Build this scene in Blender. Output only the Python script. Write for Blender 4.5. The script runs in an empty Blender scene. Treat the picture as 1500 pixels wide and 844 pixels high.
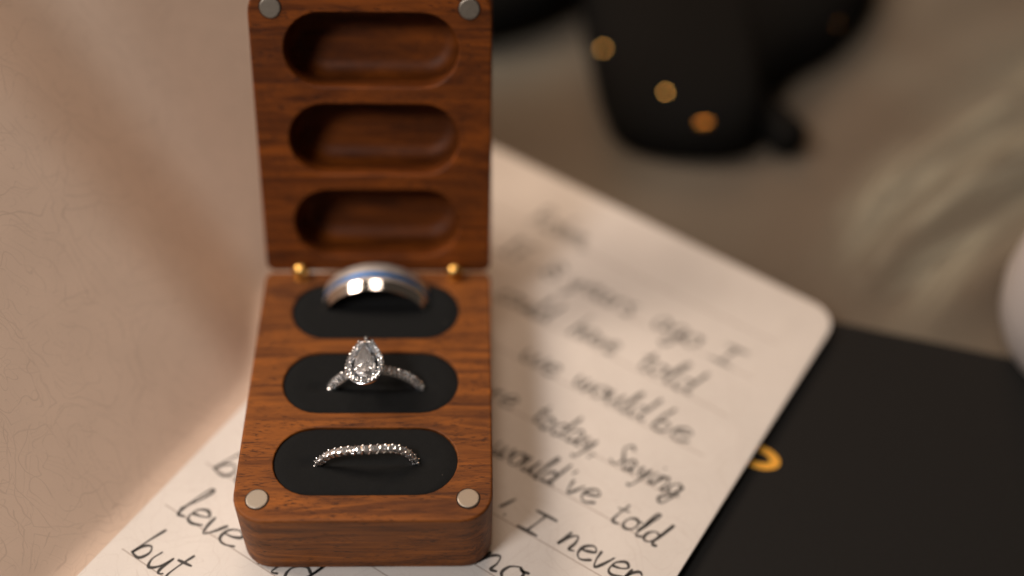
import bpy, bmesh, math, random
from mathutils import Vector, Matrix
from mathutils.geometry import tessellate_polygon

random.seed(7)
MM = 0.001
scene = bpy.context.scene
COL = scene.collection

# ------------------------------------------------------------------ camera
cam_data = bpy.data.cameras.new('camera')
cam = bpy.data.objects.new('camera', cam_data)
COL.objects.link(cam)
R_ = Vector((0.99956633, -0.01831272, 0.02306071))
U_ = Vector((-0.00126254, 0.75574281, 0.65486733))
F_ = Vector((0.02942037, 0.65461245, -0.75539194))
mw = Matrix.Identity(4)
for i in range(3):
    mw[i][0], mw[i][1], mw[i][2] = R_[i], U_[i], -F_[i]
mw[0][3], mw[1][3], mw[2][3] = 20.7164*MM, -116.4167*MM, 199.3025*MM
cam.matrix_world = mw
cam_data.sensor_width = 36.0
cam_data.lens = 1819.08*36/1500
cam_data.clip_start = 0.005
cam_data.clip_end = 20.0
cam_data.dof.use_dof = True
cam_data.dof.focus_distance = 234.0*MM
cam_data.dof.aperture_fstop = 2.9
scene.camera = cam

# ------------------------------------------------------------------ room light (indoors: no sky, no sun)
world = bpy.data.worlds.new('World')
scene.world = world
world.use_nodes = True
bg = world.node_tree.nodes['Background']
bg.inputs['Color'].default_value = (1.0, 0.78, 0.60, 1)
bg.inputs['Strength'].default_value = 0.055

def area(name, loc, target, size, watts, color, shape='SQUARE', size_y=None):
    d = bpy.data.lights.new(name, 'AREA')
    d.shape = shape
    d.size = size*MM
    if size_y: d.size_y = size_y*MM
    d.energy = watts
    d.color = color
    o = bpy.data.objects.new(name, d)
    COL.objects.link(o)
    o.location = Vector(loc)*MM
    o.rotation_euler = (Vector(target)-Vector(loc)).to_track_quat('-Z', 'Y').to_euler()
    return o
area('softbox_lamp', (-420, 170, 500), (20, 50, -18), 200, 2.85, (1.0, 0.80, 0.66))
area('ceiling_lamp', (-20, 175, 640), (20, 40, -18), 170, 0.95, (1.0, 0.80, 0.66))
area('warm_lamp', (90, 560, 330), (60, 110, -18), 260, 1.0, (1.0, 0.54, 0.28))
area('window_light', (-275, -235, 475), (10, 30, -5), 125, 1.8, (1.0, 0.92, 0.90))

scene.view_settings.view_transform = 'Standard'
scene.view_settings.look = 'None'
scene.view_settings.exposure = 0.0
scene.view_settings.gamma = 1.0
scene.render.engine = 'CYCLES'
cy = scene.cycles
cy.use_denoising = True
try: cy.denoiser = 'OPENIMAGEDENOISE'
except Exception: pass
cy.max_bounces = 10
cy.diffuse_bounces = 4
cy.glossy_bounces = 5
cy.transmission_bounces = 10
cy.sample_clamp_indirect = 4.0
cy.blur_glossy = 0.3

# ------------------------------------------------------------------ helpers
def smooth01(t):
    t = max(0.0, min(1.0, t)); return t*t*(3-2*t)

class MB:
    """collects geometry in mm and links it as one mesh object"""
    def __init__(s): s.v, s.f, s.m = [], [], []
    def add(s, verts, faces, mi=0):
        o = len(s.v)
        s.v += [tuple(p) for p in verts]
        s.f += [tuple(i+o for i in f) for f in faces]
        s.m += [mi]*len(faces)
    def build(s, name, mats, parent=None, smooth=True, angle=32, weighted=False):
        me = bpy.data.meshes.new(name)
        me.from_pydata([(x*MM, y*MM, z*MM) for x, y, z in s.v], [], s.f)
        bm = bmesh.new(); bm.from_mesh(me)
        bmesh.ops.recalc_face_normals(bm, faces=bm.faces)
        bm.to_mesh(me); bm.free()
        if not isinstance(mats, (list, tuple)): mats = [mats]
        for m in mats: me.materials.append(m)
        me.polygons.foreach_set('material_index', s.m)
        if smooth:
            me.polygons.foreach_set('use_smooth', [True]*len(me.polygons))
            me.set_sharp_from_angle(angle=math.radians(angle))
        o = bpy.data.objects.new(name, me)
        COL.objects.link(o)
        if parent is not None: o.parent = parent
        if weighted:
            wn = o.modifiers.new('wn', 'WEIGHTED_NORMAL'); wn.keep_sharp = True
        return o
    def rings(s, rings, cap0=False, cap1=False, closed=True, mi=0):
        n = len(rings[0]); vs = [p for r in rings for p in r]; fs = []
        for a in range(len(rings)-1):
            for i in range(n if closed else n-1):
                j = (i+1) % n
                fs.append((a*n+i, a*n+j, (a+1)*n+j, (a+1)*n+i))
        if cap0: fs.append(tuple(range(n)))
        if cap1: fs.append(tuple(range((len(rings)-1)*n, len(rings)*n)))
        s.add(vs, fs, mi)
    def tube(s, path, rad, n=10, caps=True, up=Vector((0, 0, 1)), sx=1.0, sy=1.0, closed=False, mi=0):
        P = [Vector(p) for p in path]; N = len(P); rings = []
        for i in range(N):
            if closed: t = P[(i+1) % N]-P[i-1]
            else: t = P[min(i+1, N-1)]-P[max(i-1, 0)]
            t.normalize()
            a = t.cross(up)
            if a.length < 1e-5: a = t.cross(Vector((1, 0, 0)))
            a.normalize(); b = a.cross(t)
            r = rad[i] if isinstance(rad, (list, tuple)) else rad
            rings.append([P[i]+a*(math.cos(k*2*math.pi/n)*r*sx)+b*(math.sin(k*2*math.pi/n)*r*sy) for k in range(n)])
        if closed:
            rings.append(rings[0]); s.rings(rings, mi=mi)
        else: s.rings(rings, caps, caps, mi=mi)
    def ball(s, c, r, nu=8, nv=5, mi=0, rot=0.0, squash=1.0):
        vs, fs = [], []
        for a in range(1, nv):
            th = math.pi*a/nv
            for k in range(nu):
                ph = 2*math.pi*k/nu+rot
                vs.append((c[0]+r*math.sin(th)*math.cos(ph), c[1]+r*math.sin(th)*math.sin(ph), c[2]+r*squash*math.cos(th)))
        top = len(vs); vs += [(c[0], c[1], c[2]+r*squash), (c[0], c[1], c[2]-r*squash)]
        for a in range(nv-2):
            for k in range(nu):
                j = (k+1) % nu
                fs.append((a*nu+k, a*nu+j, (a+1)*nu+j, (a+1)*nu+k))
        for k in range(nu):
            j = (k+1) % nu
            fs.append((top, k, j)); fs.append((top+1, (nv-2)*nu+j, (nv-2)*nu+k))
        s.add(vs, fs, mi)
    def gem(s, c, r, X, Y, Z, n=8, mi=0, rot=0.0):
        """small round brilliant: table, crown, girdle, short pavilion, set in the frame X Y Z"""
        c = Vector(c); rings = []
        for rr, h, off in ((0.55, 0.34, 0), (0.88, 0.2, .5), (1.0, 0.02, 0), (0.5, -0.5, .5)):
            rings.append([c+X*(r*rr*math.cos((k+off)*2*math.pi/n+rot))+Y*(r*rr*math.sin((k+off)*2*math.pi/n+rot))+Z*(h*r) for k in range(n)])
        s.rings(rings, True, True, mi=mi)
    def prism(s, loop, z0, z1, bev=0.0):
        """vertical prism from an xy loop, with a small chamfer on its top edge"""
        c = Vector((sum(p[0] for p in loop)/len(loop), sum(p[1] for p in loop)/len(loop)))
        def ring(z, inset):
            out = []
            for p in loop:
                d = Vector((p[0], p[1]))-c; L = d.length
                d = d*((L-inset)/L); out.append((c.x+d.x, c.y+d.y, z))
            return out
        rs = [ring(z0, 0)]
        if bev > 0:
            for a in (0, 30, 60, 90):
                a = math.radians(a); rs.append(ring(z1-bev+bev*math.sin(a), bev*(1-math.cos(a))))
        else: rs.append(ring(z1, 0))
        s.rings(rs, True, True)

def tag(o, label=None, cat=None, group=None, kind=None):
    if label: o['label'] = label
    if cat: o['category'] = cat
    if group: o['group'] = group
    if kind: o['kind'] = kind
    return o
def empty(name, loc=(0, 0, 0), parent=None):
    o = bpy.data.objects.new(name, None); o.empty_display_size = 0.005
    COL.objects.link(o); o.location = Vector(loc)*MM
    if parent is not None: o.parent = parent
    return o

# ------------------------------------------------------------------ materials
def new_mat(name):
    m = bpy.data.materials.new(name); m.use_nodes = True
    return m, m.node_tree.nodes, m.node_tree.links, m.node_tree.nodes['Principled BSDF']
def plain(name, col, rough=0.5, metal=0.0, **kw):
    m, N, L, b = new_mat(name)
    b.inputs['Base Color'].default_value = (*col, 1)
    b.inputs['Roughness'].default_value = rough
    b.inputs['Metallic'].default_value = metal
    for k, v in kw.items(): b.inputs[k].default_value = v
    return m
class NT:
    """tiny node-building shorthand"""
    def __init__(s, N, L): s.N, s.L = N, L
    def put(s, sock, v):
        if isinstance(v, (int, float)): sock.default_value = v
        elif isinstance(v, tuple): sock.default_value = v if len(v) == len(sock.default_value) else (*v, 1)
        else: s.L.new(v, sock)
    def coord(s, scale=(1, 1, 1), loc=(0, 0, 0), rot=(0, 0, 0)):
        t = s.N.new('ShaderNodeTexCoord'); m = s.N.new('ShaderNodeMapping')
        m.inputs['Scale'].default_value = tuple(1000*x for x in scale)
        m.inputs['Location'].default_value = loc; m.inputs['Rotation'].default_value = rot
        s.L.new(t.outputs['Object'], m.inputs['Vector']); return m.outputs['Vector']
    def noise(s, vec, scale=1, detail=3, rough=.5, dist=0, out='Fac'):
        n = s.N.new('ShaderNodeTexNoise'); s.put(n.inputs['Vector'], vec)
        n.inputs['Scale'].default_value = scale; n.inputs['Detail'].default_value = detail
        n.inputs['Roughness'].default_value = rough; n.inputs['Distortion'].default_value = dist
        return n.outputs[out]
    def math(s, op, a, b=0.0, c=0.0, clamp=False):
        n = s.N.new('ShaderNodeMath'); n.operation = op; n.use_clamp = clamp
        s.put(n.inputs[0], a); s.put(n.inputs[1], b); s.put(n.inputs[2], c); return n.outputs[0]
    def vmath(s, op, a, b=(0, 0, 0), out=0):
        n = s.N.new('ShaderNodeVectorMath'); n.operation = op
        s.put(n.inputs[0], a); s.put(n.inputs[1], b); return n.outputs[out]
    def rng(s, x, a, b, c=0.0, d=1.0, smooth=True):
        n = s.N.new('ShaderNodeMapRange'); n.interpolation_type = 'SMOOTHSTEP' if smooth else 'LINEAR'
        s.put(n.inputs['Value'], x)
        for k, v in zip(('From Min', 'From Max', 'To Min', 'To Max'), (a, b, c, d)): n.inputs[k].default_value = v
        return n.outputs['Result']
    def mix(s, f, a, b, mode='MIX'):
        n = s.N.new('ShaderNodeMix'); n.data_type = 'RGBA'; n.blend_type = mode
        s.put(n.inputs['Factor'], f); s.put(n.inputs['A'], a) if False else s.put(n.inputs[6], a); s.put(n.inputs[7], b)
        return n.outputs[2]
    def bump(s, h, strength, dist, bsdf):
        n = s.N.new('ShaderNodeBump'); n.inputs['Strength'].default_value = strength
        n.inputs['Distance'].default_value = dist*MM
        s.L.new(h, n.inputs['Height']); s.L.new(n.outputs['Normal'], bsdf.inputs['Normal'])

def walnut(name, off, tint=(1, 1, 1)):
    m, N, L, b = new_mat(name); t = NT(N, L)
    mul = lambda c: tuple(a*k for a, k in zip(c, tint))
    base = t.noise(t.coord((.030, .26, .26), off), 1.3, 5, .52, 1.6)          # broad growth bands
    ring = t.noise(t.coord((.05, 1.15, 1.15), off), 1.0, 3, .55, .9)          # narrower lines
    fig = t.math('ADD', t.math('MULTIPLY', base, .86), t.math('MULTIPLY', ring, .14))
    fib = t.noise(t.coord((.16, 4.2, 4.2), off), 1.0, 5, .65, .2)             # fine fibre
    col = t.mix(t.rng(fig, .32, .63), mul((.075, .0215, .0050)), mul((.235, .074, .0115)))
    col = t.mix(t.rng(base, .56, .74, 0, .8), col, mul((.315, .095, .0115)))
    col = t.mix(t.rng(fib, .35, .72, 0, .3), col, mul((.29, .090, .013)))
    strk = t.noise(t.coord((.022, .75, .75), (off[0]+3, off[1]+5, off[2])), 1.0, 3, .5, .5)
    col = t.mix(t.rng(strk, .61, .74, 0, .6), col, mul((.035, .0105, .0035)))
    pn = t.noise(t.coord((.55, 4.2, 4.2), off), 1.0, 2, .55, .15)             # pores: short dark dashes along the grain
    pm = t.noise(t.coord((.10, .30, .30), (off[0]+9, off[1], off[2])), 1.0, 2, .5)
    pore = t.math('MULTIPLY', t.rng(pn, .555, .62), t.rng(pm, .36, .60, .15, 1.0))
    col = t.mix(t.math('MULTIPLY', pore, .8), col, mul((.026, .008, .003)))
    big = t.noise(t.coord((.028, .075, .075), (off[0]+2, off[1]+8, off[2])), 1.0, 2, .5, .6)   # heartwood patches
    col = t.mix(t.rng(big, .40, .66, 0, .62), col, t.mix(.5, col, mul((.030, .0105, .0042))))
    L.new(col, b.inputs['Base Color'])
    L.new(t.rng(fib, .3, .7, .46, .58), b.inputs['Roughness'])
    b.inputs['Specular IOR Level'].default_value = .22
    t.bump(t.math('SUBTRACT', t.math('MULTIPLY', fib, .35), pore), .3, .05, b)
    return m
WOOD_BASE = walnut('walnut_base', (0.3, 1.1, 4.2))
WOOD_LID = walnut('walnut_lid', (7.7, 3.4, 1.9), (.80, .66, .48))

def paper(name, strength, base=(.80, .75, .69)):
    m, N, L, b = new_mat(name); t = NT(N, L)
    co = t.coord((1, 1, 1))
    w1 = t.vmath('SUBTRACT', t.noise(co, .12, 2, .45, 0, 'Color'), (.5, .5, .5))
    sc = N.new('ShaderNodeVectorMath'); sc.operation = 'SCALE'; L.new(w1, sc.inputs[0]); sc.inputs['Scale'].default_value = 5.0
    p = t.vmath('ADD', co, sc.outputs[0])
    def roses(size, seed, k):
        vo = N.new('ShaderNodeTexVoronoi'); vo.voronoi_dimensions = '2D'; vo.feature = 'F1'
        sh = t.vmath('ADD', p, (seed, seed*1.7, 0)); L.new(sh, vo.inputs['Vector']); vo.inputs['Scale'].default_value = 1/size
        q = t.vmath('SUBTRACT', t.vmath('MULTIPLY', sh, (1/size, 1/size, 0)), vo.outputs['Position'])
        vs = N.new('ShaderNodeVectorMath'); vs.operation = 'MULTIPLY'
        sx = N.new('ShaderNodeSeparateXYZ'); L.new(t.vmath('SUBTRACT', sh, t.vmath('MULTIPLY', vo.outputs['Position'], (1, 1, 0))), sx.inputs[0])
        ang = t.math('DIVIDE', t.math('ARCTAN2', sx.outputs[1], sx.outputs[0]), 2*math.pi)
        rad = vo.outputs['Distance']
        pet = t.math('MULTIPLY', t.math('SINE', t.math('MULTIPLY', ang, 2*math.pi*5)), .22)
        f = t.math('FRACT', t.math('ADD', t.math('ADD', t.math('MULTIPLY', rad, k), ang), pet))
        d = t.math('ABSOLUTE', t.math('SUBTRACT', f, .5))
        ln = t.rng(d, .035, .008)
        edge = N.new('ShaderNodeTexVoronoi'); edge.voronoi_dimensions = '2D'; edge.feature = 'DISTANCE_TO_EDGE'
        L.new(sh, edge.inputs['Vector']); edge.inputs['Scale'].default_value = 1/size
        e = t.rng(t.math('ABSOLUTE', t.math('SUBTRACT', edge.outputs['Distance'], .05)), .011, .002)
        return t.math('MAXIMUM', ln, t.math('MULTIPLY', e, .8))
    brk = t.rng(t.noise(co, .22, 3, .6), .34, .54, .1, 1.0)
    ln = t.math('MULTIPLY', t.math('MAXIMUM', roses(15.0, 3.1, 4.4), t.math('MULTIPLY', roses(7.0, 9.4, 1.6), .7)), brk)
    ln = t.math('MULTIPLY', ln, strength)
    mott = t.rng(t.noise(co, .09, 3, .5), .3, .7, .975, 1.02)
    fibre = t.rng(t.noise(co, 3.0, 3, .6), .3, .7, .985, 1.01)
    cc = N.new('ShaderNodeCombineColor')
    tone = t.math('MULTIPLY', mott, fibre)
    for i in range(3): L.new(t.math('MULTIPLY', tone, base[i]), cc.inputs[i])
    col = t.mix(ln, cc.outputs[0], (.30, .22, .17))
    L.new(col, b.inputs['Base Color'])
    b.inputs['Roughness'].default_value = .82
    b.inputs['Specular IOR Level'].default_value = .2
    t.bump(t.noise(co, 1.6, 4, .6), .05, .03, b)
    return m
PAPER = paper('paper_right', .17, (.68, .655, .605))
PAPER_L = paper('paper_left', .28, (.66, .515, .40))  # same paper, with the left page's shade and warm bounce put into its colour

INK = plain('ink', (.042, .041, .038), .7)
RULE = plain('rule_ink', (.36, .31, .27), .8)
SILVER = plain('white_gold', (.86, .88, .90), .18, 1.0)
BEAD = plain('bead_gold', (.93, .97, 1.0), .12, .9)
GOLDFOIL = plain('gold_foil', (.95, .53, .08), .38, .6)
BRASS = plain('brass', (.80, .47, .13), .24, 1.0)

def brushed(name, col, rough, sx):
    m, N, L, b = new_mat(name); t = NT(N, L)
    b.inputs['Metallic'].default_value = 1
    n = t.noise(t.coord(sx), 1, 4, .6)
    L.new(t.rng(n, .25, .75, rough*.75, rough*1.3), b.inputs['Roughness'])
    L.new(t.mix(n, tuple(c*.82 for c in col), col), b.inputs['Base Color'])
    t.bump(n, .12, .03, b)
    return m
TUNGSTEN = brushed('brushed_tungsten', (.78, .74, .70), .50, (.6, 9, .6))
TUNG_EDGE = brushed('polished_tungsten', (.78, .74, .70), .11, (.5, 3, .5))
BLUE = plain('blue_inlay', (.0, .30, .92), .42, 1.0, **{'Specular Tint': (.0, .5, 1, 1)})
MAGNET = brushed('nickel_magnet', (.36, .325, .27), .48, (3.5, 3.5, 3.5))

def fabric_black(name, col, lint=0.0, rough=.95, sheen=.0):
    m, N, L, b = new_mat(name); t = NT(N, L)
    co = t.coord((1, 1, 1))
    n = t.noise(co, 2.2, 3, .6)
    c = t.mix(n, tuple(x*.75 for x in col), tuple(x*1.25 for x in col))
    if lint:
        vo = N.new('ShaderNodeTexVoronoi'); L.new(co, vo.inputs['Vector']); vo.inputs['Scale'].default_value = .30
        k = t.rng(vo.outputs['Distance'], .045, .02)
        c = t.mix(t.math('MULTIPLY', k, lint), c, (.25, .22, .17))
    L.new(c, b.inputs['Base Color']); b.inputs['Roughness'].default_value = rough
    b.inputs['Specular IOR Level'].default_value = .12
    b.inputs['Sheen Weight'].default_value = sheen
    t.bump(n, .3, .15, b)
    return m
FOAM = fabric_black('black_foam', (.0105, .0112, .0112), .6)
BOOKBLACK = fabric_black('black_cover', (.0115, .0118, .0115), 0, .8)
GLOSSBLACK = plain('gloss_black', (.008, .0077, .007), .8, 0, **{'Specular IOR Level': .02})
CERAMIC = plain('white_ceramic', (.44, .41, .39), .32)
m, N, L, b = new_mat('cloth'); t = NT(N, L)
co = t.coord((1, 1, 1))
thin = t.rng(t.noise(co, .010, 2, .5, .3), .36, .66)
weave = t.rng(t.noise(t.coord((2.2, .5, 1), rot=(0, 0, .6)), 1, 3, .6), .3, .7, .86, 1.08)
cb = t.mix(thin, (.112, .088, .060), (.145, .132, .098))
cc = N.new('ShaderNodeMix'); cc.data_type = 'RGBA'; cc.blend_type = 'MULTIPLY'; cc.inputs['Factor'].default_value = 1
L.new(cb, cc.inputs[6]); L.new(weave, cc.inputs[7])
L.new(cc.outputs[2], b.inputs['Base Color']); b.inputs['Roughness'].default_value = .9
b.inputs['Sheen Weight'].default_value = .15
t.bump(t.noise(co, 1.1, 3, .6), .5, .4, b)
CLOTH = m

m, N, L, b = new_mat('diamond')
b.inputs['Base Color'].default_value = (1, 1, 1, 1); b.inputs['Roughness'].default_value = 0.0
b.inputs['IOR'].default_value = 2.2; b.inputs['Transmission Weight'].default_value = 1.0
b.inputs['IOR'].default_value = 1.75
df = N.new('ShaderNodeBsdfDiffuse'); df.inputs['Color'].default_value = (.86, .84, .82, 1)
mx = N.new('ShaderNodeMixShader'); mx.inputs[0].default_value = .09
L.new(b.outputs[0], mx.inputs[1]); L.new(df.outputs[0], mx.inputs[2])
L.new(mx.outputs[0], N['Material Output'].inputs['Surface'])
DIAMOND = m

# ------------------------------------------------------------------ the cloth on the table
ZT = -27.0
DU = Vector((.559, .829, 0)).normalized(); DR = Vector((.829, -.559, 0)).normalized()
def cloth_z(x, y):
    # folds run towards the upper right, gathered near the cup
    a = math.radians(38)
    s = -math.sin(a)*(x-120)+math.cos(a)*(y-90); l = math.cos(a)*(x-120)+math.sin(a)*(y-90)
    g = smooth01((x-84)/55)*smooth01((y-50)/40)
    z = 0
    for c, w, h, bend in ((-24, 6, 7.5, .0016), (-7, 7, 5.0, .0005), (12, 8, 4.0, -.0006), (34, 9, 3.5, -.0008), (60, 12, 3, -.0004)):
        d = s-c-bend*l*l*.5
        z += h*math.exp(-(d/w)**2)*(.75+.25*math.sin(l*.045+c))
    z *= g
    z += .9*math.sin(x*.05+y*.021)*math.sin(y*.043-x*.012)*smooth01((y-90)/60)
    return z
mb = MB(); vs = []; fs = []
xs = [-420+20*i for i in range(20)]+[-20+5*i for i in range(64)]+[300+20*i for i in range(16)]
ys = [-260+20*i for i in range(13)]+[5*i for i in range(60)]+[300+20*i for i in range(20)]
for y in ys:
    for x in xs: vs.append((x, y, ZT+cloth_z(x, y)))
nx = len(xs)
for j in range(len(ys)-1):
    for i in range(nx-1): fs.append((j*nx+i, j*nx+i+1, (j+1)*nx+i+1, (j+1)*nx+i))
mb.add(vs, fs)
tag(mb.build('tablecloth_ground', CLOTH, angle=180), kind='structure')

# ------------------------------------------------------------------ open booklet with handwriting
ZP = -17.95            # top of the written page
U0, U1, RR = -62.0, 112.0, 50.6
def fold_r(u): return -47.6-14.5*smooth01((u-17)/30)
def pt(r, u, z): return DR*r+DU*u+Vector((0, 0, z))
booklet = empty('open_booklet', pt(0, 30, ZT))
tag(booklet, 'open handwritten booklet with cream pages lying under the wooden ring box', 'booklet')
bo = -(pt(0, 30, ZT))
class BMB(MB):         # geometry given in world mm, stored relative to the booklet
    def build(s, name, mats, parent, **k):
        o = bo
        s.v = [(x+o.x, y+o.y, z+o.z) for x, y, z in s.v]
        return MB.build(s, name, mats, parent, **k)
# right page: outline in (r,u)
def page_outline(rmax, top, bottom, rc=6.0, n=7):
    out = []
    for k in range(n):                                   # top right rounded corner
        a = math.radians(90*k/(n-1)); out.append((rmax-rc+rc*math.cos(math.pi/2-a), top-rc+rc*math.sin(math.pi/2-a)))
    for k in range(n):
        a = math.radians(90*k/(n-1)); out.append((rmax-rc+rc*math.cos(-a), bottom+rc+rc*math.sin(-a)))
    k = 24
    for i in range(k+1):
        u = bottom+(top-bottom)*i/k; out.append((fold_r(u), u))
    return out
def top_skew(r, u):     # the top edge is a hair out of square
    return u+(1.6-(r+47)*.026)*smooth01((u-60)/50)
def sheet(name, rmax, z0, z1, mat, bottom=U0, top=U1):
    mb = BMB(); lp = [pt(r, top_skew(r, u), 0) for r, u in page_outline(rmax, top, bottom)]
    mb.prism([(p.x, p.y) for p in lp], z0, z1, .12)
    return mb.build(name, mat, booklet)
right_page = sheet('right_page', RR, -18.5, ZP, PAPER)
sheet('lower_page', RR-.5, -19.1, -18.55, PAPER, U0+.6, U1-.6)
sheet('bottom_page', RR-.2, -20.1, -19.15, PAPER, U0+.3, U1-.3)
# page block and cover under the left-hand part (the black book carries the rest)
BB_C = Vector((70, 73.6, 0)); BB_D = Vector((-.27, -.963, 0)).normalized(); BB_E = Vector((.963, -.27, 0)).normalized()
mb = BMB(); q0 = BB_C-BB_E*1.6
def inr(p): return (p.dot(DR), p.dot(DU))
A = pt(fold_r(U0)+1, U0+1, 0); B = pt(fold_r(U1)+1, U1-1, 0)
C1 = q0-BB_D*12; C2 = q0+BB_D*130
lpts = [(C1.x, C1.y), (C2.x, C2.y), (A.x, A.y)]+[tuple(pt(fold_r(u)+1, u, 0))[:2] for u in (0, 15, 22, 28, 34, 40, 47, 80)]+[(B.x, B.y)]
mb.prism(lpts, -26.2, -20.15)
mb.build('page_block', PAPER, booklet)
mb = BMB(); mb.prism(lpts, -26.95, -26.25); mb.build('back_cover', BOOKBLACK, booklet)
# left page: rises from the gutter
def left_pt(u, s, off=0.0):
    al = math.radians(50+6*smooth01((u-17)/40)); rb = 5.0
    # short bend of radius rb from flat into the slope
    bend = rb*al
    if s < bend:
        a = s/rb; dr, dz, ang = rb*math.sin(a), rb*(1-math.cos(a)), a
    else:
        dr = rb*math.sin(al)+(s-bend)*math.cos(al); dz = rb*(1-math.cos(al))+(s-bend)*math.sin(al); ang = al
        k = (s-bend)/95                                 # a faint sag of the leaf
        dz += -1.4*math.sin(math.pi*min(1, k))*math.cos(al); dr += -1.4*math.sin(math.pi*min(1, k))*math.sin(al)*-1
    n = Vector((0, 0, 0))
    p = pt(fold_r(u)+2.3-dr, u, ZP+.02+dz)
    nrm = (DR*math.sin(ang)+Vector((0, 0, 1))*math.cos(ang))
    return p-nrm*off
def leaf(name, off0, off1, mat, smax, nu=58, ns=44, ua=U0, ub=U1):
    mb = BMB(); vs = []; fs = []
    for lay, off in enumerate((off0, off1)):
        for j in range(ns+1):
            for i in range(nu+1): vs.append(left_pt(ua+(ub-ua)*i/nu, smax*j/ns, off))
    n1 = nu+1; T = (ns+1)*n1
    for j in range(ns):
        for i in range(nu):
            a = j*n1+i
            fs.append((a, a+1, a+n1+1, a+n1)); fs.append((T+a, T+a+n1, T+a+n1+1, T+a+1))
    for i in range(nu):
        fs.append((i, T+i, T+i+1, i+1)); a = ns*n1+i; fs.append((a, a+1, T+a+1, T+a))
    for j in range(ns):
        a = j*n1; fs.append((a, a+n1, T+a+n1, T+a)); a = j*n1+nu; fs.append((a, T+a, T+a+n1, a+n1))
    mb.add(vs, fs)
    return mb.build(name, mat, booklet, angle=60)
leaf('left_page', 0, .25, PAPER_L, 99)
leaf('left_page_block', .3, 3.0, PAPER, 98.4)
leaf('front_cover', 3.05, 4.0, BOOKBLACK, 101)

# ruled lines
RULES = [-47.1, -35.0, -22.9, -11.0, .9, 12.3, 23.7, 35.5, 47.0, 59.4, 71.3, 83.4, 95.4]
for u in RULES:
    mb = BMB(); w = .11
    zz = ZP+.015
    lp = [pt(-42.3, u-w, zz), pt(42.1, u-w, zz), pt(42.1, u+w, zz), pt(-42.3, u+w, zz)]
    lo = [Vector((p.x, p.y, zz-.03)) for p in lp]
    mb.rings([lo, lp], True, True)
    mb.build('ruled_line', RULE, right_page, smooth=False)

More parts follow.
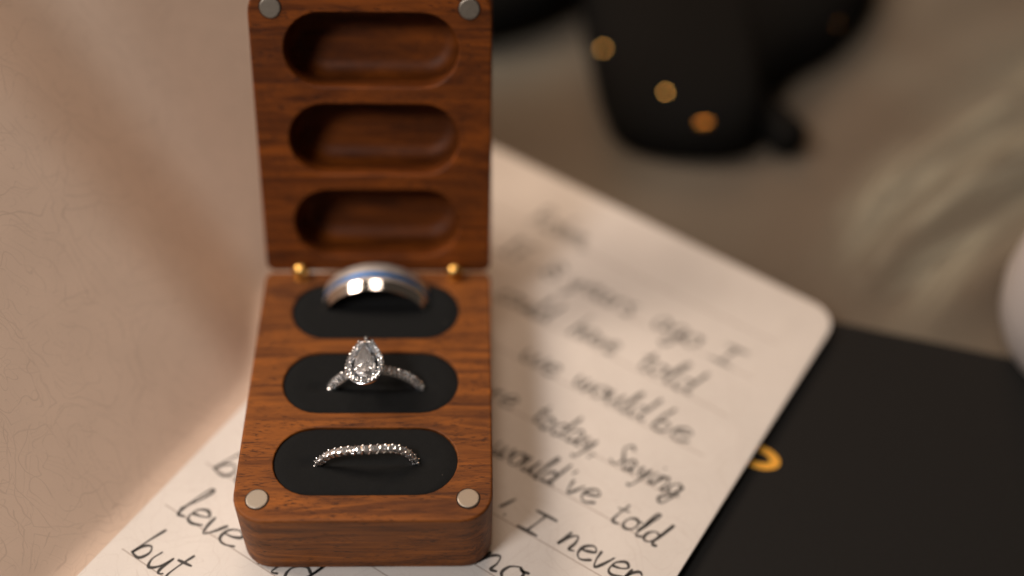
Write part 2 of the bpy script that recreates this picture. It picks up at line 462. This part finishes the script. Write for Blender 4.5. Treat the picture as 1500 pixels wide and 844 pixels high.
# handwriting: a small set of pen strokes, x-height 1
G = {
 'a': (1.15, [[(.8, .85), (.5, 1.0), (.12, .72), (.08, .25), (.32, .0), (.65, .3), (.82, .9), (.76, .3), (.92, .02), (1.12, .18)]]),
 'b': (1.0, [[(.35, 2.05), (.15, 1.0), (.05, .05), (.2, .6), (.55, .85), (.8, .5), (.6, .05), (.2, .02), (.08, .1)]]),
 'c': (.95, [[(.8, .85), (.5, 1.0), (.12, .65), (.15, .15), (.5, .0), (.9, .2)]]),
 'd': (1.15, [[(.78, .8), (.45, .95), (.1, .6), (.12, .12), (.4, .0), (.72, .4), (.98, 2.0), (.8, .6), (.8, .05), (1.1, .1)]]),
 'e': (.95, [[(.08, .48), (.5, .58), (.78, .8), (.5, 1.02), (.12, .7), (.12, .18), (.45, .0), (.92, .25)]]),
 'f': (.8, [[(.85, 1.8), (.6, 2.0), (.4, 1.5), (.3, .0)], [(.05, .95), (.75, 1.0)]]),
 'g': (1.1, [[(.82, .85), (.5, 1.0), (.12, .7), (.12, .25), (.4, .08), (.75, .5), (.85, .95), (.72, -.2), (.4, -.9), (.05, -.6), (.5, -.1), (1.1, .2)]]),
 'h': (1.05, [[(.35, 2.0), (.15, .8), (.06, .0), (.25, .7), (.6, .95), (.75, .5), (.75, .0), (1.0, .12)]]),
 'i': (.5, [[(.2, .95), (.12, .3), (.2, .0), (.45, .12)], [(.3, 1.42), (.34, 1.5)]]),
 'l': (.6, [[(.1, .3), (.35, 1.2), (.5, 1.95), (.32, 1.9), (.18, .8), (.22, .05), (.55, .12)]]),
 'n': (1.1, [[(.18, 1.0), (.1, .5), (.05, .0), (.25, .7), (.62, .98), (.75, .55), (.72, .05), (1.02, .12)]]),
 'o': (1.0, [[(.5, 1.0), (.15, .75), (.1, .25), (.42, .0), (.78, .25), (.82, .75), (.5, 1.0), (.65, .85), (.98, .95)]]),
 'r': (.8, [[(.12, .95), (.1, .4), (.06, .0), (.2, .65), (.5, .98), (.75, .9)]]),
 's': (.85, [[(.75, .95), (.45, 1.05), (.2, .8), (.5, .5), (.7, .22), (.4, .0), (.05, .1)]]),
 't': (.75, [[(.42, 1.65), (.3, .8), (.28, .1), (.6, .05), (.72, .15)], [(.0, 1.05), (.75, 1.15)]]),
 'u': (1.1, [[(.15, 1.0), (.08, .4), (.3, .0), (.65, .3), (.82, 1.0), (.78, .3), (.9, .0), (1.08, .12)]]),
 'v': (.95, [[(.1, 1.0), (.2, .4), (.38, .0), (.62, .4), (.85, 1.0)]]),
 'w': (1.35, [[(.12, 1.0), (.12, .35), (.35, .0), (.62, .4), (.68, .9), (.7, .35), (.92, .0), (1.2, .5), (1.22, 1.0)]]),
 'y': (1.05, [[(.15, 1.0), (.12, .45), (.4, .25), (.78, .95), (.65, .1), (.35, -.85), (.1, -.7)]]),
 'S': (1.1, [[(.95, 1.6), (.6, 1.85), (.25, 1.45), (.55, .95), (.85, .5), (.5, .02), (.05, .2)]]),
 'I': (1.0, [[(.1, 1.75), (.95, 1.8)], [(.52, 1.78), (.45, .9), (.4, .02)], [(.0, .0), (.8, .04)]]),
 'N': (1.3, [[(.05, .0), (.2, 1.0), (.35, 1.8), (.6, .8), (.85, .05), (1.0, 1.0), (1.15, 1.85)]]),
 'R': (1.25, [[(.2, 1.8), (.12, .9), (.08, .0)], [(.0, 1.6), (.5, 1.9), (.9, 1.5), (.6, 1.0), (.2, .9), (.6, .5), (1.1, .0)]]),
 '8': (1.0, [[(.75, 1.5), (.45, 1.75), (.15, 1.4), (.5, .95), (.85, .45), (.5, .0), (.12, .4), (.5, .95), (.8, 1.4), (.7, 1.6)]]),
 ',': (.45, [[(.25, .12), (.2, -.1), (.05, -.4)]]),
 "'": (.4, [[(.3, 1.75), (.2, 1.35)]]),
 '.': (.4, [[(.15, .05), (.22, .12)]]),
 '/': (.6, [[(.5, 1.5), (.3, .8), (.12, .35)]]),
 ' ': (.7, []),
}
def catmull(P, k=6):
    if len(P) < 3: return [Vector(P[0]).lerp(Vector(P[-1]), i/4) for i in range(5)]
    P = [Vector(p) for p in P]; Q = [2*P[0]-P[1]]+P+[2*P[-1]-P[-2]]; out = []
    for i in range(1, len(Q)-2):
        a, b, c, d = Q[i-1:i+3]
        for j in range(k):
            t = j/k
            out.append(.5*((2*b)+(c-a)*t+(2*a-5*b+4*c-d)*t*t+(3*b-3*c+d-a)*t**3))
    out.append(P[-1]); return out
def word(text, r0, r1, u, xh=3.5, slant=.16, w=.31):
    tot = sum(G[c][0] for c in text); sx = (r1-r0)/tot; mb = BMB(); x = 0
    lift = 0
    for ch in text:
        adv, strokes = G[ch]
        jx, jy, js = random.uniform(-.05, .05), random.uniform(-.10, .08), random.uniform(.93, 1.08)
        for st in strokes:
            st2 = [(px*js+jx+random.uniform(-.02, .02), py*js+jy+random.uniform(-.03, .03)) for px, py in st]
            path = catmull([(p[0], p[1], 0)[:2] for p in st2]) if len(st2) > 2 else catmull(st2)
            pts = [Vector((r0+(x+p[0])*sx+p[1]*xh*slant, u+p[1]*xh)) for p in path]
            n = len(pts); Lr, Rr, L0, R0 = [], [], [], []
            ph = random.random()*6
            lift += .0012
            for i in range(n):
                tv = pts[min(i+1, n-1)]-pts[max(i-1, 0)]
                if tv.length < 1e-6: tv = Vector((1, 0))
                tv.normalize(); nn = Vector((-tv.y, tv.x))
                ww = w*(.82+.28*math.sin(i*.35+ph))*(.7 if i in (0, n-1) else 1)
                z = ZP+.03+lift
                a, b2 = pts[i]+nn*ww, pts[i]-nn*ww
                Lr.append(pt(a.x, a.y, z)); Rr.append(pt(b2.x, b2.y, z))
            m = len(Lr)
            mb.add(Lr+Rr, [(i, i+1, m+i+1, m+i) for i in range(m-1)])
        x += adv
    return mb.build('handwritten_word', INK, right_page, smooth=False)
for a in (('Robin,', -24, -7.5, 96.2), ('If', -25.5, -19, 83.6), ('8', -13.6, -8.4, 83.2, 3.3), ('years', -6, 11.3, 84.0), ('ago', 16, 27.6, 84.0), ('I', 31.5, 37.5, 83.8, 2.8),
          ('could', -17.5, -3.5, 71.3), ('have', 1.8, 13.2, 72.0), ('told', 18.7, 32.6, 72.0),
          ('we', -3.8, 6.0, 59.4), ('would', 9.6, 27.4, 59.8), ('be', 29, 37.6, 59.8), ('re', -3.5, 2.4, 46.8), ('today,', 7.2, 23.6, 46.8), ('Saying', 26.2, 42.4, 47.4, 3.1),
          ('would', 4.6, 20.2, 35.4), ("'ve", 20.6, 28.8, 36.3, 3.4), ('told', 33.2, 44.6, 35.4, 3.2), ('/.', 12.9, 16.0, 24.4, 3.0), ('I', 18.6, 24.2, 23.9, 2.8), ('never', 27.4, 44.6, 24.9, 3.7),
          ('no', 16.3, 25.8, 12.8, 3.7), ('be', -40.3, -30.5, .6, 3.6), ('leve', -39.8, -24.6, -11.4, 3.9), ('but', -40.4, -29.4, -22.7, 3.8), ('nd', -18.4, -7.3, -10.6, 4.2), ('so', 30, 40, 12.8, 3.6), ('far', -20, -8, -22.6) if False else ('we', -22, -10, -22.6, 3.6)):
    word(*a)

# ------------------------------------------------------------------ wooden ring box
W, D, H = 48.0, 60.3, 17.93
WS, HS, SP, SO = 34.8, 15.0, 18.51, 1.48
YC = D/2+SO
SLOTS = [YC+SP, YC, YC-SP]
def rrect(w, d, r, inset, z, n=9, rear=2.0, y0=0.0, flip=False):
    out = []
    rf, rb = (rear, r) if flip else (r, rear)
    for cx, cy_, a0, rr in ((w/2-rb, d-rb, 0, rb), (-w/2+rb, d-rb, 90, rb), (-w/2+rf, y0+rf, 180, rf), (w/2-rf, y0+rf, 270, rf)):
        r2 = max(rr-inset, .2)
        for k in range(n):
            a = math.radians(a0+90*k/(n-1)); out.append((cx+r2*math.cos(a), cy_+r2*math.sin(a), z))
    return out
def stadium(w, h, e, cy_, z, n=15):
    r = h/2; out = []
    for sx, a0 in ((1, -90), (-1, 90)):
        for k in range(n):
            a = math.radians(a0+180*k/(n-1)); out.append((sx*(w/2-r)+(r+e)*math.cos(a), cy_+(r+e)*math.sin(a), z))
    return out
def slab(mb, T, R, slots, depth, bt, bb, fr, fl, D=D, **kw):
    outer = []
    for a in range(0, 91, 18):
        q = math.radians(a); outer.append(rrect(W, D, R, bt*(1-math.sin(q)), -bt*(1-math.cos(q)), **kw))
    for k in range(1, 4): outer.append(rrect(W, D, R, 0, -bt-(T-bt-bb)*k/4, **kw))
    for a in range(0, 91, 18):
        q = math.radians(a); outer.append(rrect(W, D, R, bb*(1-math.cos(q)), -T+bb-bb*math.sin(q), **kw))
    mb.rings(outer, False, True)
    loops = [outer[0]]
    for c in slots:
        rs = []
        for a in range(0, 91, 22):
            q = math.radians(min(90, a*90/88)); rs.append(stadium(WS, HS, fr*(1-math.sin(q)), c, -fr*(1-math.cos(q))))
        for a in range(0, 91, 15):
            q = math.radians(a); rs.append(stadium(WS, HS, -fl*(1-math.cos(q)), c, -depth+fl-fl*math.sin(q)))
        mb.rings(rs, False, True); loops.append(rs[0])
    flat = [Vector(p) for l in loops for p in l]
    tri = tessellate_polygon([[Vector(p) for p in l] for l in loops])
    mb.add(flat, [tuple(x) for x in tri])
def weld(o, d=0.002):
    bm = bmesh.new(); bm.from_mesh(o.data)
    bmesh.ops.remove_doubles(bm, verts=bm.verts, dist=d*MM)
    bmesh.ops.recalc_face_normals(bm, faces=bm.faces)
    bm.to_mesh(o.data); bm.free()
    o.data.polygons.foreach_set('use_smooth', [True]*len(o.data.polygons))
    o.data.set_sharp_from_angle(angle=math.radians(35))

box = empty('ring_box', (0, 0, 0))
tag(box, 'open walnut ring box with three slots standing on the handwritten page', 'ring box')
mb = MB(); slab(mb, H, 6.0, SLOTS, 13.5, .55, 1.3, .3, 1.0, D=D+.6)
base = mb.build('base', WOOD_BASE, box, weighted=True); weld(base)
PHI = math.radians(66.05); LT = 16.0
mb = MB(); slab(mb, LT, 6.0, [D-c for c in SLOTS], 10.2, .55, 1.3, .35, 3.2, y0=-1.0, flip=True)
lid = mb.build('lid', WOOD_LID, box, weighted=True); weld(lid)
lid.location = Vector((0, D+1.59, .22))*MM
lid.rotation_euler = (PHI, 0, 0)
# magnets
MX, MY = 19.44, 4.70
def magnet(parent, x, y, tilt):
    mb = MB(); r = 2.05; n = 28; rs = []
    for rr, z in ((r, -1.2), (r, .14), (r-.05, .24), (r-.20, .30)):
        rs.append([(x+rr*math.cos(k*2*math.pi/n), y+rr*math.sin(k*2*math.pi/n), z+tilt*(rr*math.sin(k*2*math.pi/n))) for k in range(n)])
    mb.rings(rs, True, True)
    mb.build('magnet', MAGNET, parent, angle=16)
    mb = MB(); rs = []                                     # glue seam round the magnet
    for rr, z in ((r+.20, -.01), (r+.17, .04), (r+.02, .02), (r-.02, -.1)):
        rs.append([(x+(rr+.04*math.sin(5*k*2*math.pi/n))*math.cos(k*2*math.pi/n), y+(rr+.04*math.sin(4*k*2*math.pi/n))*math.sin(k*2*math.pi/n), z) for k in range(n)])
    mb.rings(rs)
    mb.build('magnet_seam', FOAM, parent)
magnet(base, -MX, MY, 0.02); magnet(base, MX, MY, -.015)
magnet(lid, -MX, D-MY, .0); magnet(lid, MX, D-MY, .0)
# brass barrel hinges
for x in (-16.3, 16.3):
    h = MB()
    def cyl(p0, p1, r, n=18):
        P0, P1 = Vector(p0), Vector(p1); d = (P1-P0).normalized()
        h.tube([P0, P0+d*.05, P0+d*.3, P1-d*.3, P1-d*.05, P1], [r*.8, r*.92, r, r, r*.92, r*.8], n, up=Vector((1, .01, 0)))
    hp = Vector((x, D+.5, .5)); dl = Vector((0, math.cos(PHI), math.sin(PHI)))
    nl = Vector((0, -math.sin(PHI), math.cos(PHI)))
    cyl(hp+Vector((0, -1.4, -5)), hp+Vector((0, -1.4, -.2)), 1.6)
    cyl(hp+dl*2.2+nl*-2.6, hp+dl*.2+nl*-2.6, 1.5)
    hinge = h.build('hinge', BRASS, box)
    k = MB(); k.ball(hp+Vector((0, -1.0, 1.0)), 1.85, 20, 14)
    k.build('knuckle', BRASS, hinge)
# foam pads with a slit for the ring
ZF = -.12
RINGY = [52.0, 30.7, 12.9]
for c, ry in zip(SLOTS, RINGY):
    mb = MB(); rows = 22; nrm = 26; vs = []; fs = []
    r = HS/2-.05; hw = WS/2-.05
    for j in range(rows+1):
        yy = -r+2*r*j/rows
        half = hw-r+math.sqrt(max(r*r-yy*yy, 0.0))
        for i in range(nrm+1):
            xx = half*(2*i/nrm-1)
            ed = min(half-abs(xx), r-abs(yy))
            sl = math.exp(-((c+yy-ry)/.9)**2)*smooth01((13-abs(xx))/3)
            z = ZF-.45*math.exp(-ed/.35)-1.1*sl+.07*math.sin(xx*1.7+c)*math.sin(yy*1.3)
            vs.append((xx, c+yy, z))
    n1 = nrm+1
    for j in range(rows):
        for i in range(nrm): fs.append((j*n1+i, j*n1+i+1, (j+1)*n1+i+1, (j+1)*n1+i))
    mb.add(vs, fs)
    edge = [i for i in range(n1)]+[j*n1+nrm for j in range(1, rows+1)]+[rows*n1+i for i in range(nrm-1, -1, -1)]+[j*n1 for j in range(rows-1, 0, -1)]
    top = [vs[i] for i in edge]; bot = [(p[0]*.985, c+(p[1]-c)*.985, -13.3) for p in top]
    mb.rings([top, bot], False, True)
    mb.build('foam_insert', FOAM, box, angle=70)

# ------------------------------------------------------------------ tungsten band with blue groove
ring1 = empty('wide_band_ring', (-.1, 50.2, -4.95))
tag(ring1, 'wide brushed silver band with a blue groove in the rear slot', 'ring')
def lathe_y(mb, prof, n=128, mi=0, close=True):
    rings = []
    for rr, y in prof: rings.append([(rr*math.sin(2*math.pi*k/n), y, rr*math.cos(2*math.pi*k/n)) for k in range(n)])
    if close: rings.append(rings[0])
    mb.rings(rings, mi=mi)
RO, RW = 12.0, 7.4
mb = MB(); lathe_y(mb, [(RO, 2.25), (RO, 3.15), (RO-.03, 3.2), (RO-.4, 3.22), (RO-.4, 4.43), (RO-.03, 4.45), (RO, 4.5), (RO, 5.5), (RO-.35, RW-.35), (RO-.55, RW-.1), (RO-.75, RW), (RO-1.1, RW-.2), (RO-1.1, .5), (RO-.85, .2), (RO-.7, .3)])
mb.build('band', TUNGSTEN, ring1, angle=20)
mb = MB(); lathe_y(mb, [(RO-.72, .04), (RO-.62, .06), (RO-.27, 1.1), (RO+.006, 2.24), (RO-.3, 2.2), (RO-.8, .4), (RO-.78, .08)]); mb.build('polished_bevel', TUNG_EDGE, ring1, angle=30)
mb = MB(); lathe_y(mb, [(RO-.12, 3.22), (RO-.12, 4.43), (RO-.7, 4.43), (RO-.7, 3.22)]); mb.build('blue_groove', BLUE, ring1, angle=30)

# ------------------------------------------------------------------ pear halo engagement ring
ring2 = empty('halo_ring', (1.0, 30.6, -4.43))
tag(ring2, 'silver ring with a pear shaped clear stone and beaded halo', 'ring')
RS = 10.2
mb = MB(); lathe_y(mb, [(RS-.95, -.8), (RS-.8, -.6), (RS-.8, .6), (RS-.95, .8), (RS-1.4, .8), (RS-1.5, 0), (RS-1.4, -.8)], 96); mb.build('shank', SILVER, ring2, angle=25)
beads = MB(); stones = MB()
a = -78.0; k = 0
while a <= 78:
    for yy in (-.56, .56):
        q = math.radians(a+(2.9 if yy > 0 else 0)); rad = Vector((math.sin(q), 0, math.cos(q))); tan = Vector((math.cos(q), 0, -math.sin(q)))
        beads.ball(rad*(RS-.25)+Vector((0, yy, 0)), .45, 7, 5, rot=random.random())
    a += 5.8
tag(beads.build('shank_beads', BEAD, ring2, smooth=False), kind='stuff')
# head frame
ah = math.radians(-7)
HZ = Vector((math.sin(ah), -.06, math.cos(ah))).normalized(); HX = Vector((math.cos(ah), 0, -math.sin(ah))); HX = (HX-HZ*HX.dot(HZ)).normalized(); HY = HZ.cross(HX)
HC = HZ*13.2+Vector((0, .7, 0))
def hp_(x, y, z): return HC+HX*x+HY*y+HZ*z
def pear(t, w, l, off=0.0):
    # t 0..1, tip at t=0 pointing to +y; off pushes outwards
    def raw(t):
        a = 2*math.pi*t
        return Vector((1.10*math.sin(a)*(abs(math.sin(a/2))**1.25)*w, l*.5*math.cos(a)))
    p = raw(t); e = 1e-3; d = raw(t+e)-raw(t-e)
    nrm = Vector((d.y, -d.x)); 
    if nrm.length > 1e-9: nrm.normalize()
    if nrm.dot(p-Vector((0, -l*.12))) < 0: nrm = -nrm
    if t < .012 or t > .988: nrm = Vector((0, 1))
    return p+nrm*off
PW, PL = 2.65, 7.4
NP = 56
def pear_ring(off, z, sc=1.0, n=NP): return [hp_(*(pear(i/n, PW, PL, off)*sc), z) for i in range(n)]
mb = MB()
mb.rings([pear_ring(.40, -.5), pear_ring(.45, -.22), pear_ring(1.45, -.22), pear_ring(1.66, -.35), pear_ring(1.60, -.9), pear_ring(1.2, -1.1), pear_ring(.4, -.8), pear_ring(.40, -.5)])
mb.build('halo', SILVER, ring2, angle=40)
mb = MB()                                                   # gallery under the halo
mb.rings([pear_ring(.5, -.8), pear_ring(.1, -2.2, .85), pear_ring(-.3, -3.0, .7), pear_ring(-.5, -3.0, .6), pear_ring(-.1, -2.0, .75), pear_ring(.3, -.8)])
mb.rings([pear_ring(.0, -1.0, .9), pear_ring(-.1, -1.6, .8), pear_ring(-.3, -2.3, .6), pear_ring(-.5, -2.6, .3)], False, True)  # closed silver seat, added to reflect light up through the stone
mb.build('gallery', SILVER, ring2, angle=40)
st = MB(); be = MB()
def arc_pts(off, n):
    M_ = 600; P = [pear(i/M_, PW, PL, off) for i in range(M_+1)]; L_ = [0]
    for i in range(M_): L_.append(L_[-1]+(P[i+1]-P[i]).length)
    out = []
    for k in range(n):
        g = L_[-1]*k/n; i = next(j for j in range(M_) if L_[j+1] >= g)
        out.append(P[i])
    return out
for off, n, r in ((1.36, 33, .36), (.70, 27, .31)):
    for k, p in enumerate(arc_pts(off, n)):
        be.ball(hp_(p.x, p.y, .12), r*.92, 7, 5, rot=random.random()*3)
tag(be.build('halo_beads', BEAD, ring2, smooth=False), kind='stuff')
# pear stone
n = 14
def pr(sc, z, half=0, dy=0.0):
    return [hp_(pear((i+half)/n, PW, PL).x*sc, pear((i+half)/n, PW, PL).y*sc+dy, z) for i in range(n)]
mb = MB()
mb.rings([pr(.46, 1.45), pr(.70, 1.15, .5), pr(.88, .62), pr(.88, .52), pr(.55, -.5, .5, -.1), pr(.07, -1.7, 0, -.5)], True, True)
mb.build('pear_stone', DIAMOND, ring2, smooth=False)
mb = MB()
for tt in (0.0, .24, .40, .60, .76):
    p = pear(tt, PW, PL, -.02); qn = pear(tt, PW, PL, -.55)
    mb.tube([hp_(p.x, p.y, -.7), hp_(p.x, p.y, .75), hp_(p.x*.97, p.y*.97, .86), hp_(qn.x, qn.y, .98)], [.20, .20, .24, .18], 8, up=HX)
tag(mb.build('prongs', SILVER, ring2), kind='stuff')

# ------------------------------------------------------------------ contoured eternity band
ring3 = empty('curved_band_ring', (.2, 12.9, -4.15))
tag(ring3, 'thin wavy silver band set with tiny clear stones in the front slot', 'ring')
KN = [(-10.3, 13.0), (-9.5, 13.0), (-8.2, 12.5), (-6.9, 12.45), (-4.3, 12.0), (-1.7, 11.7), (1.4, 11.8), (4, 12.45), (6.5, 13.25), (8.2, 13.5), (9.2, 13.4), (10.3, 13.1)]
def wave_y(x):
    if x <= KN[0][0]: return KN[0][1]-12.9
    for (xa, ya), (xb, yb) in zip(KN, KN[1:]):
        if x <= xb: return ya+(yb-ya)*smooth01((x-xa)/(xb-xa))*.5+(yb-ya)*((x-xa)/(xb-xa))*.5-12.9
    return KN[-1][1]-12.9
RB = 10.2
def bpt(deg, dr=0.0):
    q = math.radians(deg); x = (RB+dr)*math.sin(q)
    y = wave_y(RB*math.sin(q)+.2) if abs(deg) < 95 else .1
    return Vector((x, y, (RB+dr)*math.cos(q)))
mb = MB(); mb.tube([bpt(a, -1.05) for a in range(-180, 180, 3)], .38, 8, closed=True, up=Vector((0, 1, 0)), sx=.8, sy=1.3); mb.build('band', SILVER, ring3, angle=60)
st = MB(); pg = MB()
a = -84.0
while a <= 84:
    p = bpt(a); tan = (bpt(a+1)-bpt(a-1)).normalized(); q = math.radians(a)
    rad = Vector((math.sin(q), 0, math.cos(q))); rad = (rad-tan*rad.dot(tan)).normalized(); sd = rad.cross(tan)
    st.gem(p, .74, tan, sd, rad, 8, rot=random.random()*2)
    for sgn in (-1, 1):
        m_ = bpt(a+3.95)
        for dr, rr in ((.12, .23),):
            pg.ball(m_+rad*(dr+.06)+sd*(sgn*.50), rr+.03, 6, 5, rot=random.random())
        pg.tube([m_+rad*.1+sd*(sgn*.55), p*.5+m_*.5-rad*.75+sd*(sgn*.62)], [.17, .22], 6)
        pg.tube([m_+rad*.1+sd*(sgn*.55), m_-rad*1.0+sd*(sgn*.4)], [.17, .2], 6)
    a += 7.9
tag(st.build('band_stones', BEAD, ring3, smooth=False), kind='stuff')
tag(pg.build('band_prongs', SILVER, ring3, smooth=False), kind='stuff')

# ------------------------------------------------------------------ black closed book with a gold letter
bk = empty('black_book', tuple(BB_C+BB_E*70+BB_D*70+Vector((0, 0, ZT))))
tag(bk, 'flat black closed book with a gold letter at the right of the open booklet', 'book')
bko = -(BB_C+BB_E*70+BB_D*70+Vector((0, 0, ZT)))
def bb_loop(e, f0, f1, g0, g1, rc=4):
    pts = []
    for cx, cy_, a0 in ((f1-rc, g0+rc, -90), (f1-rc, g1-rc, 0), (f0+rc, g1-rc, 90), (f0+rc, g0+rc, 180)):
        for k in range(6):
            a = math.radians(a0+90*k/5); p = BB_C+BB_E*(cx+rc*math.cos(a))+BB_D*(cy_+rc*math.sin(a)); pts.append((p.x+bko.x, p.y+bko.y))
    return pts
for nm, z0, z1, e, mt in (('back_cover', .05, 1.2, 0, BOOKBLACK), ('page_block', 1.22, 5.2, 1.5, BOOKBLACK), ('front_cover', 5.22, 6.45, 0, BOOKBLACK)):
    mb = MB(); mb.prism(bb_loop(0, e, 150-e, e, 150-e), z0, z1, .35 if e == 0 else 0); mb.build(nm, mt, bk)
mb = MB(); gl = Vector((79.9, 27.3, ZT+6.47))+bko; rs_o, rs_i = [], []
ga = math.radians(-24)
def gp(x, y): return (gl.x+x*math.cos(ga)-y*math.sin(ga), gl.y+x*math.sin(ga)+y*math.cos(ga), gl.z)
o_, i_ = [], []
for k in range(40):
    a = 2*math.pi*k/40; o_.append(gp(5.2*math.cos(a), 3.0*math.sin(a))); i_.append(gp(3.1*math.cos(a), 1.35*math.sin(a)))
up = lambda l: [(p[0], p[1], p[2]+.06) for p in l]
mb.rings([o_, up(o_), up(i_), i_, o_])
mb.build('gold_letter', GOLDFOIL, bk, angle=20)

# ------------------------------------------------------------------ glossy black object behind
ob = empty('black_ornament', (90, 190, ZT))
tag(ob, 'glossy black rounded object with a small knob, out of focus behind the booklet', 'ornament')
ctl = [(52, 215), (51, 190), (52.5, 165), (55, 140), (60, 127), (76, 122), (93, 125), (99, 141), (109, 154), (124, 165), (137, 183), (144, 204), (146, 235), (130, 265), (95, 275), (62, 262), (52, 238)]
loop = catmull([(x, y) for x, y in ctl]+[ctl[0]], 5)[:-1]
cen = Vector((92, 200))
mb = MB(); rs = []
for z, sc in ((.3, .96), (2.0, .99), (5, 1.0), (9, .995), (13, .97), (17, .90), (20, .74), (22.5, .55), (24, .3), (24.4, .05)):
    rs.append([((cen.x+(p.x-cen.x)*sc)-90, (cen.y+(p.y-cen.y)*sc)-190, z) for p in loop])
mb.rings(rs, True, True); mb.build('body', GLOSSBLACK, ob, angle=180)
mb = MB(); P = [Vector((93, 146, 5)), Vector((98, 138, 5)), Vector((103, 130.5, 4.6)), Vector((104.5, 127.5, 4.4)), Vector((105.5, 125.5, 4.4))]
mb.tube([p-Vector((90, 190, 0)) for p in P], [7, 5.6, 5.4, 5.2, 3.2], 16); mb.build('knob', GLOSSBLACK, ob, angle=60)
mb = MB(); P = catmull([Vector((64, 200, 15)), Vector((48, 196, 15)), Vector((34, 184, 12)), Vector((14, 177, 11)), Vector((-10, 184, 11))], 6)
mb.tube([p-Vector((90, 190, 0)) for p in P], 11.0, 14); mb.build('handle', GLOSSBLACK, ob, angle=60)

CAMP = Vector((20.7164, -116.4167, 199.3025))
def glint_facet(x, y, z, lamp, rad, sx=1.0, mat=None):  # added mirror piece standing in for a lamp reflection on the body
    """small flat brass piece added to make a glint, turned to mirror a lamp"""
    p = Vector((x, y, z+ZT)); h = ((Vector(lamp)-p).normalized()+(CAMP-p).normalized()).normalized()
    a = h.cross(Vector((0, 1, 0))).normalized(); c = h.cross(a); mb = MB(); rs = []
    for d, k in ((-1.2, 1.0), (0, 1.0), (.12, .9)):
        rs.append([p-Vector((90, 190, ZT))+h*d+a*(rad*sx*k*math.cos(i*math.pi/10))+c*(rad*k*math.sin(i*math.pi/10)) for i in range(20)])
    mb.rings(rs, True, True); return mb.build('glint_facet', BRASS, ob, angle=20)
glint_facet(55.3, 153.3, 14.5, (-20, 175, 640), .55)
glint_facet(69.8, 131.3, 17.9, (-20, 175, 640), .55)
glint_facet(79.4, 124.0, 14.1, (90, 560, 330), .36, 5.0)
glint_facet(122.2, 165.2, 13.8, (-20, 175, 640), .12)

# ------------------------------------------------------------------ sheer pale gauze runner lying in folds
m, N, L, b = new_mat('gauze'); t = NT(N, L)
b.inputs['Base Color'].default_value = (.40, .39, .30, 1); b.inputs['Roughness'].default_value = .9
b.inputs['Specular IOR Level'].default_value = .1
st_ = t.noise(t.coord((.009, .040, 1), rot=(0, 0, -math.radians(38))), 1, 1, .4, .2)
at = N.new('ShaderNodeAttribute'); at.attribute_name = 'thread_density'
L.new(t.math('MULTIPLY', t.rng(st_, .30, .74, .15, .62), at.outputs['Fac']), b.inputs['Alpha'])
t.bump(t.noise(t.coord((.2, .8, 1), rot=(0, 0, -math.radians(38))), 1, 3, .6), .3, .3, b)
GAUZE = m
mb = MB(); vs = []; fs = []; ni, nj = 90, 60
ca, sa = math.cos(math.radians(38)), math.sin(math.radians(38))
for j in range(nj+1):
    s_ = -34+74*j/nj
    for i in range(ni+1):
        l_ = -22+230*i/ni
        s2 = s_*(.55+.0042*(l_+22))+3*math.sin(l_*.05)
        x = 122+ca*l_-sa*s2; y = 84+sa*l_+ca*s2
        rip = 4.5*(.5+.5*math.sin(s_*.16+l_*.010+.6))**2+1.5*(.5+.5*math.sin(s_*.33+1.3-l_*.017))**2
        ee = min(1, (34+s_+.01)/6, (40-s_+.01)/6, (l_+22.01)/10)
        vs.append((x-122, y-84, cloth_z(x, y)+.5+rip*max(0, ee)))
n1 = ni+1
for j in range(nj):
    for i in range(ni): fs.append((j*n1+i, j*n1+i+1, (j+1)*n1+i+1, (j+1)*n1+i))
mb.add(vs, fs)
gz = mb.build('gauze_runner', GAUZE, angle=180)
fa = gz.data.attributes.new('thread_density', 'FLOAT', 'POINT')
for j in range(nj+1):
    for i in range(ni+1):
        fa.data[j*n1+i].value = smooth01(min(j, nj-j)/16)*smooth01(i/14); gz.location = Vector((122, 84, ZT))*MM
tag(gz, 'pale sheer gauze lying in folds on the cloth beside the white cup', 'gauze')

# ------------------------------------------------------------------ white ceramic cup at the right
cup = empty('white_cup', (161, 57, ZT))
tag(cup, 'white round ceramic cup cut off by the right edge of the picture', 'cup')
mb = MB(); n = 48; rs = []
for rr, z in ((13, .2), (14, 1), (19, 6), (22.2, 13), (23.5, 21), (23.0, 30), (21.8, 37), (21.3, 38), (20.7, 37.6), (21.6, 30), (21.8, 21), (20.4, 13), (16, 6), (9, 3.2), (1, 2.6)):
    rs.append([(rr*math.cos(2*math.pi*k/n), rr*math.sin(2*math.pi*k/n), z) for k in range(n)])
mb.rings(rs, True, True); mb.build('bowl', CERAMIC, cup, angle=60)
mb = MB(); P = catmull([Vector((21, 6, 30)), Vector((31, 9, 31)), Vector((36, 10, 22)), Vector((30, 8, 12)), Vector((20, 5, 10))], 6)
mb.tube(P, 2.6, 10); mb.build('handle', CERAMIC, cup, angle=60)
